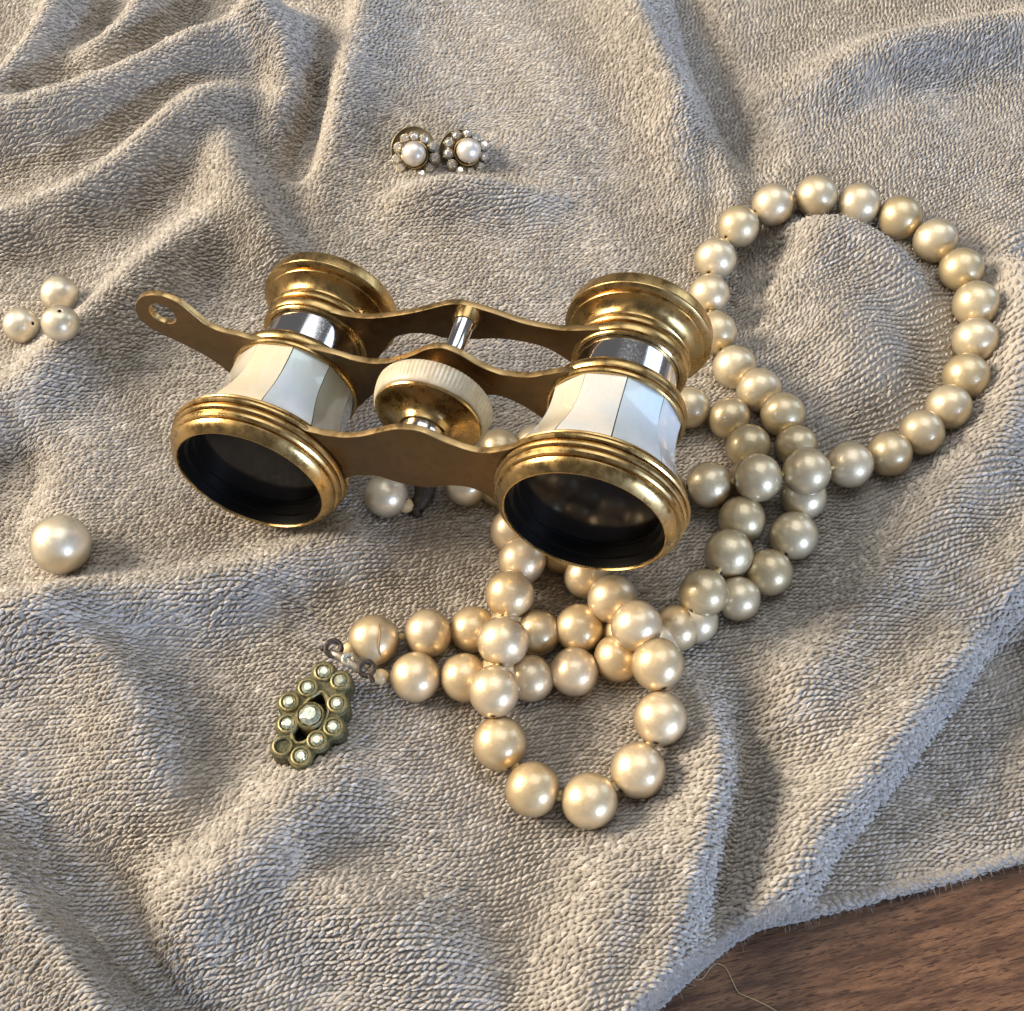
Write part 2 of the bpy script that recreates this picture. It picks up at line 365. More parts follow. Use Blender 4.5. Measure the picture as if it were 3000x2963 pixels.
# edge of the cloth at the lower right, over the table
edge_px = [(2500,1500),(2200,1556),(2000,1600),(1932,1617),(1800,1655),(1700,1680),(1600,1706),(1500,1730),(1440,1742),(1400,1762),(1340,1805),(1290,1850),(1235,1900),(1200,1935),(1100,2060),(900,2400)]
EDGE = catmull([onz(a, b, TABLE_Z+.2) for a, b in edge_px], 5)
def edge_dist(xy):
    best = np.full(len(xy), 1e9); sg = np.ones(len(xy))
    for i in range(len(EDGE)-1):
        a, b = EDGE[i], EDGE[i+1]; ab = b-a; r = xy-a; t = np.clip((r@ab)/(ab@ab), 0, 1); q = r-t[:, None]*ab; d = np.hypot(q[:, 0], q[:, 1])
        k = d < best; best[k] = d[k]; sg[k] = np.sign(ab[0]*r[k, 1]-ab[1]*r[k, 0])
    return -best*sg       # positive inside the cloth (image-left/up of the path)
ED = edge_dist(XY).reshape(GX.shape)
EW = 3.6
tt = np.clip(ED/EW, 0, 1); sm = tt*tt*(3-2*tt)
H2 = H2+(TABLE_Z+.22)*(1-sm)
H2 = np.maximum(H2, TABLE_Z+.17)
RE = .17
roll = TABLE_Z+.02+(H2-TABLE_Z-.02)*np.sqrt(np.clip(1-(1-np.clip(ED/RE, 0, 1))**2, 0, 1))
H2 = np.where(ED < RE, roll, H2)
def samp(arr, x, y):
    fx = np.clip((np.asarray(x)-X0)/DX, 0, len(gx)-1.001); fy = np.clip((np.asarray(y)-Y0)/DX, 0, len(gy)-1.001)
    i = fx.astype(int); j = fy.astype(int); a = fx-i; b = fy-j
    return (arr[j, i]*(1-a)+arr[j, i+1]*a)*(1-b)+(arr[j+1, i]*(1-a)+arr[j+1, i+1]*a)*b
GYg, GXg = np.gradient(H2, DX)
def hz(x, y): return float(samp(H2, x, y))
def nrm(x, y):
    a = samp(GXg, x, y); b = samp(GYg, x, y); n = np.stack([-a, -b, np.ones_like(a)], -1); return n/np.linalg.norm(n, axis=-1, keepdims=True)
def hit(px, py, lift):
    """point on the pixel's ray that stands lift above the cloth"""
    d = ray(px, py); s = CAMH/-d[2]
    for s_ in np.arange(12, 40, .02):
        p = np.array([0, 0, CAMH])+d*s_
        if p[2] <= hz(p[0], p[1])+lift: return p, s_
    return np.array([0, 0, CAMH])+d*s, s

# ---------------------------------------------------------------- table
v = []; f = []
tb = bmesh.new(); bmesh.ops.create_cube(tb, size=1)
bmesh.ops.scale(tb, vec=(90, 70, 2.4), verts=tb.verts); bmesh.ops.bevel(tb, geom=tb.edges[:], offset=.3, segments=3, affect='EDGES')
me = bpy.data.meshes.new('table_top'); tb.to_mesh(me); tb.free()
tag(link('table_top', me, M['wood'], loc=(8, 16, TABLE_Z-1.2), smooth=False), 'dark brown grained wooden table top showing beyond the cloth edge at lower right', None, None, 'structure')

# ---------------------------------------------------------------- knitted cloth
ny, nx = H2.shape
idx = np.arange(ny*nx).reshape(ny, nx)
cell_in = (ED[:-1, :-1] > -.02) & (ED[1:, :-1] > -.02) & (ED[:-1, 1:] > -.02) & (ED[1:, 1:] > -.02)
q = np.stack([idx[:-1, :-1], idx[:-1, 1:], idx[1:, 1:], idx[1:, :-1]], -1)[cell_in]
def np_mesh(name, V, F):
    used = np.unique(F); mp_ = np.full(len(V), -1); mp_[used] = np.arange(len(used)); V = V[used]; F = mp_[F]
    me = bpy.data.meshes.new(name); me.vertices.add(len(V)); me.vertices.foreach_set('co', V.astype(np.float32).ravel())
    k = F.shape[1]; me.loops.add(F.size); me.loops.foreach_set('vertex_index', F.astype(np.int32).ravel())
    me.polygons.add(len(F)); me.polygons.foreach_set('loop_start', np.arange(0, F.size, k, dtype=np.int32))
    try: me.polygons.foreach_set('loop_total', np.full(len(F), k, dtype=np.int32))
    except Exception: pass
    me.update(calc_edges=True); me.validate(); return me
V = np.stack([GX.ravel(), GY.ravel(), H2.ravel()], 1)
cloth = link('knitted_cloth', np_mesh('knitted_cloth', V, q), M['wool_base'])
tag(cloth, 'crumpled greige knitted wool cloth spread under the opera glasses and pearls', 'cloth')
def smst(x, a, b):
    t = np.clip((x-a)/(b-a), 0, 1); return t*t*(3-2*t)
def g_of(x, y):
    # rows climb to the right: strongly at the upper right, gently elsewhere
    T = .05+.58*smst(y, 11, 22)
    xx = np.maximum(x-1., 0); S = np.where(xx < 4, xx*xx/8, xx-2)
    g = -T*S
    g += .22*np.sin(x*.55+.6)*np.cos(y*.31+.4)+.10*np.sin(x*1.3+y*.5)+.05*np.sin(x*2.9+y*1.7)
    g += -.10*np.minimum(x+2, 0)
    return g
RP, CPch = .079, .108
def rows_xy(u, vv):
    y = vv.copy()
    for _ in range(25): y = y+.7*(vv-(y+g_of(u, y)))
    return u, y
us = np.arange(-13.2, 13.2, CPch); vs_ = np.arange(-8, 33, RP)
U, Vv = np.meshgrid(us, vs_); rowi = np.repeat(np.arange(len(vs_))[:, None], len(us), 1)
U = U+(rowi % 2)*CPch*.18+.03*np.sin(rowi*.7)
U = U.ravel(); Vv = Vv.ravel(); rowi = rowi.ravel()
U = U+rng.normal(0, .009, len(U)); Vv = Vv+rng.normal(0, .0038, len(U))
x, y = rows_xy(U, Vv)
# keep what the camera can plausibly see
zc = samp(H2, x, y); dep = y*cp+(CAMH-zc)*sp; uu = x/dep*FPX; vv_ = (y*sp-(CAMH-zc)*cp)/dep*FPX
keep = (np.abs(uu) < IMW/2*1.06) & (np.abs(vv_) < IMH/2*1.06) & (samp(ED, x, y) > .02) & (dep > 5)
x, y, rowi, U, Vv = x[keep], y[keep], rowi[keep], U[keep], Vv[keep]
n_st = len(x)
# steep slopes hold more cloth: add stitches there so that none is stretched
g1_, g2_ = samp(GXg, x, y), samp(GYg, x, y); gm = np.hypot(g1_, g2_); area = np.sqrt(1+gm**2)
extra = np.floor(area-1+rng.random(n_st)).astype(int)
ids = np.repeat(np.arange(n_st), 1+np.minimum(extra, 3)); cnt = 1+np.minimum(extra, 3)
start = np.concatenate([[0], np.cumsum(cnt)[:-1]]); kk = np.arange(len(ids))-start[ids]; fr = (kk+.5)/cnt[ids]-.5
n_ = len(ids); gxn = g1_/np.maximum(gm, 1e-6); gyn = g2_/np.maximum(gm, 1e-6)
x = x[ids]+gxn[ids]*fr*.10+rng.normal(0, .018, n_)*(cnt[ids] > 1); y = y[ids]+gyn[ids]*fr*.10+rng.normal(0, .018, n_)*(cnt[ids] > 1); rowi = rowi[ids]; U = U[ids]; Vv = Vv[ids]; n_st = len(x)
# leaf shaped half loops: 5 rings of 4 verts
slant = np.where(rowi % 2 == 0, .30, -.02)+rng.normal(0, .09, n_st)
ln = .170*(1+rng.normal(0, .12, n_st)); wd = .056*(1+rng.normal(0, .16, n_st)); ht = .067*(1+rng.normal(0, .20, n_st))
ex = .05; tx = np.full(n_st, 2*ex)
_, ya = rows_xy(U-ex, Vv); _, yb = rows_xy(U+ex, Vv); ty = yb-ya
L = np.hypot(tx, ty); tx /= L; ty /= L
ca, sa = np.cos(slant), np.sin(slant); dx_, dy_ = tx*ca-ty*sa, tx*sa+ty*ca
g1_, g2_ = samp(GXg, x, y), samp(GYg, x, y)
ln = ln/np.sqrt(1+(g1_*dx_+g2_*dy_)**2); wd = wd/np.sqrt(1+(-g1_*dy_+g2_*dx_)**2)
felt = samp(blur(rng.normal(0, 1, H2.shape), 10), x, y); felt = felt/felt.std()
flat = 1-.5*np.clip(felt, 0, 1.5)/1.5
ts = np.array([-.5, -.22, .06, .32, .5]); prof = np.array([.25, .85, 1.0, .75, .15]); lif = np.array([-.25, .7, 1.0, .55, -.5])
al = np.array([-1.0, -.45, .45, 1.0]); alz = np.array([-.35, .80, .80, -.35])
VV = np.zeros((n_st, 5, 4, 3), np.float32)
for i in range(5):
    for k in range(4):
        s1 = ts[i]*ln; s2 = al[k]*prof[i]*wd*.5*(1 if abs(al[k]) > .9 else .9)
        bend = .012*math.sin(ts[i]*6.0)
        xx = x+dx_*s1-dy_*(s2+bend); yy = y+dy_*s1+dx_*(s2+bend)
        nn = nrm(xx, yy); hh = (lif[i]*.5+alz[k]*.5*prof[i])*ht*flat+.014
        VV[:, i, k, 0] = xx+nn[:, 0]*hh; VV[:, i, k, 1] = yy+nn[:, 1]*hh; VV[:, i, k, 2] = samp(H2, xx, yy)+nn[:, 2]*hh
base = np.arange(n_st)[:, None]*20
Fq = np.array([(i*4+k, i*4+k+1, (i+1)*4+k+1, (i+1)*4+k) for i in range(4) for k in range(3)])
FF = (base[:, :, None]+Fq[None]).reshape(-1, 4)
sme = np_mesh('knit_stitches', VV.reshape(-1, 3).astype(float), FF)
tone = np.clip(.5+.165*rng.normal(0, 1, n_st), 0, 1)      # heathered yarn: every stitch its own shade
if len(sme.vertices) == n_st*20:
    at = sme.attributes.new('tone', 'FLOAT', 'POINT'); at.data.foreach_set('value', np.repeat(tone, 20).astype(np.float32))
st = link('knit_stitches', sme, M['wool'], cloth)
tag(st, kind='stuff')
print('stitches', n_st, 'faces', len(FF))
# rolled hem along the free edge
HEM = np.array([(p[0], p[1], TABLE_Z+.11) for p in EDGE]); inward = np.gradient(HEM[:, :2], axis=0); inward = np.stack([-inward[:, 1], inward[:, 0]], 1); inward /= np.linalg.norm(inward, axis=1)[:, None]
if edge_dist(EDGE[20:21]+inward[20:21]*.5)[0] < 0: inward = -inward
HEM[:, :2] += inward*.07
link('rolled_hem', tube_mesh('rolled_hem', catmull(HEM, 4), .115, 12), M['wool_base'], cloth)
hq = catmull(HEM, 22); ninv = catmull(np.concatenate([inward, np.zeros((len(inward), 1))], 1), 22); hv = []; hf = []
for j in range(0, len(hq)-1, 17):
    if abs(hq[j][0]) > 12 or hq[j][1] > 14: continue
    for k_ in range(8):
        a_ = -.6+k_*.46+rng.normal(0, .1); t3 = hq[j+1]-hq[j]; t3 /= np.linalg.norm(t3)+1e-9; nr = -ninv[j]*math.cos(a_)+np.array([0, 0, 1.])*math.sin(a_); c3 = hq[j]+nr*.108+t3*rng.uniform(-.07, .07)
        sd = np.cross(t3, nr); d3 = t3*math.cos(.5)+sd*math.sin(.5+rng.normal(0, .2)); s3 = np.cross(d3, nr); b0_ = len(hv)
        for t_, w_, h_ in ((-.5, .25, -.3), (-.2, .9, .7), (.1, 1, 1), (.35, .7, .5), (.5, .15, -.4)):
            for al_, z_ in ((-1, -.35), (-.45, .8), (.45, .8), (1, -.35)): hv.append(c3+d3*t_*.15+s3*al_*w_*.038+nr*(h_*.5+z_*.5*w_)*.05)
        for i_ in range(4):
            for k2 in range(3): hf.append((b0_+i_*4+k2, b0_+i_*4+k2+1, b0_+i_*4+k2+5, b0_+i_*4+k2+4))
tag(link('hem_stitches', np_mesh('hem_stitches', np.array(hv), np.array(hf)), M['wool'], cloth), kind='stuff')
# loose wool fibres standing off the cloth
nf = 52000
fx = rng.uniform(-10.5, 10.5, nf*3); fy = rng.uniform(2.5, 27, nf*3)
dep = fy*cp+CAMH*sp; ok = (np.abs(fx/dep*FPX) < IMW/2) & (np.abs((fy*sp-CAMH*cp)/dep*FPX) < IMH/2) & (samp(ED, fx, fy) > .03)
fx = fx[ok][:nf]; fy = fy[ok][:nf]; nf = len(fx)
# and a denser fringe along the cloth's edge
ei = rng.integers(0, len(EDGE)-1, 7000); et = rng.random(7000)[:, None]; ep = EDGE[ei]*(1-et)+EDGE[ei+1]*et
ep = ep+np.stack([-rng.random(7000)*.12, rng.random(7000)*.12+.02], 1); okk = samp(ED, ep[:, 0], ep[:, 1]) > .0
fx = np.concatenate([fx, ep[okk, 0]]); fy = np.concatenate([fy, ep[okk, 1]]); nf = len(fx)
P = np.stack([fx, fy, samp(H2, fx, fy)], 1); nn = nrm(fx, fy)
th = rng.uniform(0, 2*math.pi, nf); dr = np.stack([np.cos(th), np.sin(th), np.zeros(nf)], 1)*rng.uniform(.4, 1.3, nf)[:, None]+nn*rng.uniform(.15, .7, nf)[:, None]
dr /= np.linalg.norm(dr, axis=1)[:, None]; th2 = th+rng.normal(0, 1.6, nf); d2 = np.stack([np.cos(th2), np.sin(th2), rng.normal(-.2, .5, nf)], 1)
fl = rng.uniform(.06, .20, nf)[:, None]
P0 = P+nn*.03; P1 = P0+dr*fl*.5; P2 = P1+(dr*.5+d2*.5)*fl*.6; P3 = P2+(dr*.1+d2*.8)*fl*.4
rad = .0021; pv = []
for p_, r_ in ((P0, 1.), ((P1+P2)/2, .9), (P3, .4)):
    for k in range(3):
        a = 2*math.pi*k/3; pv.append(p_+np.array([math.cos(a), .5*math.sin(a), math.sin(a)])*rad*r_)
PV = np.stack(pv, 1)
Fh = np.array([(i*3+k, i*3+(k+1) % 3, (i+1)*3+(k+1) % 3, (i+1)*3+k) for i in range(2) for k in range(3)])
FH = ((np.arange(nf)*9)[:, None, None]+Fh[None]).reshape(-1, 4)
tag(link('wool_fuzz', np_mesh('wool_fuzz', PV.reshape(-1, 3), FH), M['fuzz'], cloth), kind='stuff')
# loose strand lying on the table
pts = [(1300,1838),(1312,1850),(1326,1846),(1340,1828),(1352,1820),(1368,1826),(1380,1850),(1392,1872),(1410,1882),(1440,1895),(1475,1915)]
P3d = [(*onz(a, b, TABLE_Z), TABLE_Z+.02+.03*math.sin(i*1.3)**2) for i, (a, b) in enumerate(pts)]
tag(link('loose_wool_strand', tube_mesh('loose_wool_strand', catmull(P3d, 6), .005, 5), M['thread']), 'thin curled loose wool hair lying on the brown table beside the cloth edge', 'wool strand')

# ---------------------------------------------------------------- opera glasses (local: x across, y down, z from the objectives to the eyepieces)
OFF = Vector((0, 1.6, 2.2))      # the empty stands on the underside
og = empty('opera_glasses', OG+RW@OFF, RW)
tag(og, 'antique brass opera glasses with mother of pearl barrels, lying on the cloth', 'opera glasses')
def og_part(name, me, mat, parent=None, smooth=True):
    o = link(name, me, mat, parent or og, smooth=smooth)
    if parent is None: o.location = -OFF
    return o
RIMP = [(1.305, .10), (1.312, .02), (1.322, -.005), (1.34, -.006), (1.37, .015), (1.42, .055), (1.465, .10), (1.495, .145), (1.505, .175), (1.50, .186), (1.465, .190), (1.465, .204), (1.50, .208), (1.535, .225), (1.56, .26), (1.567, .30), (1.56, .325), (1.525, .332), (1.525, .348),
        (1.56, .353), (1.59, .375), (1.598, .41), (1.59, .44), (1.545, .448), (1.54, .466), (1.565, .470), (1.60, .475), (1.625, .50), (1.628, .535), (1.61, .565), (1.565, .572), (1.545, .585), (1.55, .60), (1.575, .607), (1.582, .632), (1.56, .662), (1.50, .672), (1.40, .672)]
for s in (-1, 1):
    cx = 3.*s
    rim = og_part('objective_rim', lathe('objective_rim', RIMP, 128, (cx, 0), deg=25), M['brass'])
    inner = lathe('inner_sleeve', [(1.306, .03), (1.298, .07), (1.285, .20), (1.225, .215), (1.215, .40), (1.17, .41), (1.165, .50)], 96, (cx, 0), deg=30)
    og_part('inner_sleeve', inner, M['black'], None)
    ld = [(0.0001, .37)]+[(1.20*k/10, .37+.08*(k/10)**2) for k in range(1, 11)]
    og_part('objective_lens', lathe('objective_lens', ld, 64, (cx, 0)), M['lens'])
    # nacre barrel: a core and ten panels
    bp = [(1.475, .66), (1.47, .72), (1.43, .84), (1.36, 1.0), (1.27, 1.2), (1.20, 1.4), (1.155, 1.6), (1.135, 1.8), (1.13, 2.0), (1.135, 2.15), (1.14, 2.26)]
    barrel = og_part('barrel', lathe('barrel', [(r-.085, z) for r, z in bp], 96, (cx, 0)), M['seam'])
    order = ([3, 2, 3, 0, 0, 1, 3, 3, 0, 2] if s < 0 else [3, 0, 2, 0, 2, 1, 1, 2, 3, 0])
    for k in range(10):
        a0 = math.radians(-72+36*(k-5)+.4); a1 = math.radians(-72+36*(k-4)-.4)
        am = (a0+a1)/2
        def wob(a, z, k=k, am=am): return (1-.65)+.65*1.012*math.cos(math.radians(18))/math.cos(a-am)+.005*math.sin(3*z+k*2.1)
        pr = [(bp[0][0]-.03, .66)]+bp+[(bp[-1][0]-.03, 2.26)]
        pm = lathe('nacre_panel', pr, 12, (cx, 0), a0, a1, wob=wob)
        # give the panel its side walls
        bm = bmesh.new(); bm.from_mesh(pm)
        be = [e for e in bm.edges if len(e.link_faces) == 1]
        g = bmesh.ops.extrude_edge_only(bm, edges=be)
        for vv in [q_ for q_ in g['geom'] if isinstance(q_, bmesh.types.BMVert)]:
            d = Vector((vv.co.x-cx, vv.co.y, 0)); vv.co -= d.normalized()*.03
        bmesh.ops.recalc_face_normals(bm, faces=bm.faces); bm.to_mesh(pm); bm.free(); sharpen(pm, 40)
        og_part('nacre_panel', pm, MOP[order[k]], barrel)
    # ring at the eyepiece end of the barrel
    MR = [(1.13, 2.20), (1.165, 2.20), (1.19, 2.22), (1.197, 2.26), (1.185, 2.295), (1.145, 2.302), (1.145, 2.322), (1.185, 2.33), (1.205, 2.36), (1.215, 2.42), (1.205, 2.48), (1.18, 2.52), (1.13, 2.54), (1.12, 2.555), (.95, 2.56), (.93, 2.52)]
    og_part('barrel_ring', lathe('barrel_ring', MR, 112, (cx, 0), deg=25), M['brass'])
    og_part('draw_tube', lathe('draw_tube', [(.90, 2.3), (.90, 3.45)], 96, (cx, 0)), M['chrome'])
    EP = [(.91, 3.28), (.97, 3.275), (.985, 3.30), (1.02, 3.315), (1.035, 3.345), (1.04, 3.42), (1.035, 3.455), (1.02, 3.475), (.975, 3.48), (.97, 3.505), (1.00, 3.512), (1.035, 3.53), (1.05, 3.57), (1.045, 3.61), (1.02, 3.63), (.965, 3.637), (.96, 3.665), (.985, 3.672),
          (1.005, 3.69), (1.01, 3.72), (.995, 3.745), (.955, 3.752), (.95, 3.775), (.965, 3.81), (1.0, 3.86), (1.05, 3.905), (1.11, 3.94), (1.165, 3.962), (1.195, 3.975), (1.205, 3.99), (1.20, 4.01), (1.17, 4.02), (1.17, 4.035), (1.21, 4.05), (1.25, 4.065), (1.29, 4.085), (1.315, 4.105), (1.322, 4.125), (1.31, 4.145), (1.312, 4.28),
          (1.30, 4.35), (1.27, 4.39), (1.2, 4.40), (.9, 4.36), (.6, 4.22), (.45, 4.12)]
    ep = og_part('eyepiece', lathe('eyepiece', EP, 128, (cx, 0), deg=25), M['brass'])
    og_part('eyepiece_lens', lathe('eyepiece_lens', [(.0001, 4.09), (.25, 4.10), (.46, 4.13)], 48, (cx, 0)), M['lens'], ep)
def plate(name, top, bot, z0, z1, mat, hole=None, bev=.022, rin=1.4):
    def out(P_):     # keep only what lies outside the ring's inner radius
        return [p for p in P_ if min(math.hypot(p[0]-3, p[1]), math.hypot(p[0]+3, p[1])) > rin]
    T_, B_ = out(catmull(top, 8)), out(catmull(bot[::-1], 8))
    def arc(a, b, c, rin):
        a0 = math.atan2(a[1], a[0]-c); a1 = math.atan2(b[1], b[0]-c)
        if c < 0: pass
        elif a0 > 0 and a1 < 0: a1 += 2*math.pi
        elif a0 < 0 and a1 > 0: a1 -= 2*math.pi
        return [(c+rin*math.cos(a0+(a1-a0)*t), rin*math.sin(a0+(a1-a0)*t)) for t in np.linspace(0, 1, 16)[1:-1]]
    P = T_+arc(T_[-1], B_[0], 3., rin)+B_+arc(B_[-1], T_[0], -3., rin)
    return og_part(name, face_and_edge_mats(extrude_poly(name, [tuple(p[:2]) for p in P], z0, z1, bev, hole), mat, M['brass_face']), None)
ft = [(-2.75,-1.50),(-2.35,-1.42),(-2.05,-1.22),(-1.85,-1.06),(-1.6,-.985),(-1.35,-.955),(-1.05,-.965),(-.74,-1.05),(-.4,-1.20),(-.1,-1.325),(.15,-1.36),(.41,-1.32),(.76,-1.12),(1.1,-.98),(1.39,-.96),(1.74,-1.09),(2.0,-1.24),(2.35,-1.42),(2.75,-1.50)]
fb = [(-2.55,1.40),(-1.95,1.12),(-1.62,.62),(-1.45,.28),(-1.2,.12),(-1.0,.07),(-.72,.05),(-.43,.15),(-.1,.205),(.2,.19),(.5,.08),(.88,.05),(1.13,.17),(1.35,.44),(1.6,.80),(1.95,1.12),(2.55,1.40)]
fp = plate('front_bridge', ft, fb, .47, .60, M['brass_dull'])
mt = [(-2.8,-1.08),(-2.5,-1.05),(-2.2,-1.0),(-1.88,-.92),(-1.62,-.83),(-1.3,-.79),(-1.0,-.83),(-.67,-.96),(-.35,-1.14),(-.1,-1.29),(.17,-1.345),(.45,-1.23),(.75,-.98),(1.0,-.84),(1.2,-.79),(1.6,-.80),(1.9,-.90),(2.2,-1.0),(2.5,-1.05),(2.8,-1.08)]
mb_ = [(-2.6,.95),(-2.2,.80),(-1.95,.56),(-1.62,.22),(-1.33,-.05),(-1.0,-.20),(-.6,-.18),(-.2,.02),(.2,.06),(.6,-.14),(.9,-.24),(1.18,-.15),(1.4,.0),(1.62,.2),(1.9,.52),(2.2,.80),(2.6,.95)]
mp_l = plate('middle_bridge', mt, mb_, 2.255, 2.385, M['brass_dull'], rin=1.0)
rt = [(-2.75,-.93),(-2.45,-.86),(-2.19,-.79),(-1.85,-.77),(-1.55,-.80),(-1.05,-.93),(-.6,-1.08),(-.12,-1.27),(.1,-1.31),(.3,-1.29),(.75,-1.15),(1.24,-.96),(1.75,-.87),(2.1,-.88),(2.45,-.93),(2.75,-.97)]
rb = [(-2.7,.85),(-2.2,.68),(-1.9,.40),(-1.64,.10),(-1.34,-.28),(-1.05,-.43),(-.64,-.485),(-.35,-.42),(-.05,-.40),(.3,-.45),(.72,-.51),(1.19,-.48),(1.56,-.38),(1.81,-.20),(2.05,.05),(2.3,.5),(2.7,.85)]
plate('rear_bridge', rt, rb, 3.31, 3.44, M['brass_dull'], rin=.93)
# lug with a hole at the far left, riveted to the middle ring
ho = [(-2.6,-1.07),(-3.1,-1.12),(-3.5,-1.17),(-3.72,-1.23),(-4.06,-1.31),(-4.25,-1.43),(-4.40,-1.66),(-4.55,-1.90),(-4.68,-2.01),(-4.86,-2.09),(-5.06,-2.115),(-5.25,-2.07),(-5.43,-1.95),(-5.55,-1.80),(-5.62,-1.60),(-5.61,-1.40),(-5.48,-1.21),(-5.19,-1.0),(-4.88,-.79),(-4.6,-.56),(-4.36,-.26),(-4.2,.1),(-4.02,.5),(-3.6,.9),(-3,1.0)]
og_part('lanyard_lug', face_and_edge_mats(extrude_poly('lanyard_lug', [tuple(p[:2]) for p in catmull(ho, 5)], 2.235, 2.362, .025, (-5.06, -1.64, .245)), M['brass_dull'], M['brass_face']), None)
# focusing wheel
WC = (0.0, -.50)
og_part('focus_spindle', lathe('focus_spindle', [(.40, .60), (.40, 1.24)], 48, WC), M['chrome'])
wh = og_part('focus_wheel', lathe('focus_wheel', [(.405, 1.10), (.435, 1.10), (.445, 1.13), (.455, 1.17), (.49, 1.22), (.56, 1.275), (.66, 1.315), (.76, 1.34), (.84, 1.35), (.90, 1.355), (.93, 1.37), (.945, 1.40), (.93, 1.43), (.90, 1.44), (.90, 1.80), (.96, 1.81), (.97, 1.86), (.90, 1.90), (.5, 1.92), (.4, 2.0), (.38, 2.26)], 96, WC, deg=30), M['brass'])
def kn(a, z): return 1+(.011*(abs(math.sin(a*42))-.5) if z > 1.50 else 0)
og_part('knurled_ring', lathe('knurled_ring', [(.90, 1.43), (.95, 1.425), (.975, 1.45), (.99, 1.49), (1.005, 1.55), (1.02, 1.64), (1.03, 1.74), (1.025, 1.81), (1.0, 1.84), (.92, 1.845)], 504, WC, wob=kn, deg=60), M['bone'], wh)
og_part('rear_rod', lathe('rear_rod', [(.175, 2.38), (.175, 3.05), (.18, 3.06), (.185, 3.31)], 32, (.27, -1.07)), M['chrome'])
og_part('rod_collar', lathe('rod_collar', [(.18, 3.08), (.205, 3.09), (.225, 3.15), (.24, 3.31)], 32, (.27, -1.07)), M['brass'])
# worn stamp on the front bridge: two lines rubbed too far to read
bmt = []
rs = random.Random(3)
for row, (y0, cnt) in enumerate(((-.66, 7), (-.44, 8))):
    for k in range(cnt):
        x0 = -.46+.115*k+row*.02
        for _ in range(2):
            a = rs.choice((0, 90, 60, 120, 90)); L_ = rs.uniform(.03, .075)
            cxk, cyk = x0+rs.uniform(-.02, .02), y0+rs.uniform(-.03, .03)
            dx, dy = math.cos(math.radians(a))*L_/2, math.sin(math.radians(a))*L_/2
            bmt.append(tube_mesh('s', [(cxk-dx, cyk-dy, .4695), (cxk, cyk, .4685), (cxk+dx, cyk+dy, .4695)], .0045, 5))
o = og_part('worn_stamp', join_mesh('worn_stamp', bmt), M['engrave'], fp); tag(o, 'faint rubbed two-line stamp on the front bridge', kind='stuff')

# ---------------------------------------------------------------- pearls
def pearl_mesh(name, nseg=48, lumps=0.0, seed=0, holes=True, hr=.11, mats=None):
    """unit-radius pearl drilled along its z axis"""
    a0 = math.asin(hr)
    prof = [(hr*.55, -.72), (hr*.8, -math.cos(a0)*.965)] if holes else []
    th = np.linspace(a0 if holes else 1e-3, math.pi-(a0 if holes else 1e-3), 30)
    prof += [(math.sin(t), -math.cos(t)) for t in th]
    if holes: prof += [(hr*.8, math.cos(a0)*.965), (hr*.55, .72)]
    me = lathe(name, prof, nseg, deg=70)
    for m_ in mats: me.materials.append(m_)
    r_ = np.random.default_rng(seed); ph = r_.uniform(0, 6, 6)
    for v_ in me.vertices:
        c = v_.co; k = 1+lumps*(math.sin(3*c.x+ph[0])*math.sin(2.6*c.y+ph[1])+.6*math.sin(5*c.z+ph[2])*math.sin(4*c.x+ph[3])); v_.co = c*k
    for p in me.polygons:
        if math.hypot(p.center.x, p.center.y) < hr*.95 and len(mats) > 1: p.material_index = 1
        p.use_smooth = True
    return me
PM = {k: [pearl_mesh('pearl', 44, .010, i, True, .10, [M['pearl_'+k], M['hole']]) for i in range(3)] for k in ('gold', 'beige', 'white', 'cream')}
def orient(o, d):
    o.rotation_mode = 'QUATERNION'; o.rotation_quaternion = Vector(d).normalized().to_track_quat('Z', 'Y')
def pearl(px, py, dpx, lift=0., kind='gold', parent=None, axis=None, name='pearl', dlim=(.80, .99)):
    r = .45
    for _ in range(3):
        p, s = hit(px, py, r*.88+lift); d = dpx*K/FPX*s; d = min(max(d, dlim[0]), dlim[1]); r = d/2
    o = link(name, random.choice(PM[kind]), None, parent, smooth=False)
    o.location = Vector(p)-(parent.location if parent else Vector((0, 0, 0))); o.scale = (r, r, r*random.uniform(.97, 1.02))
    orient(o, axis if axis is not None else (random.uniform(-1, 1), random.uniform(-1, 1), random.uniform(-.6, .3)))
    return o, np.array(p), r
base, _ = hit(1300, 1200, 0)
nk = empty('pearl_necklace', (base[0], base[1], base[2]))
tag(nk, 'two-strand golden pearl necklace with a rhinestone clasp, looped beside and under the opera glasses', 'necklace')
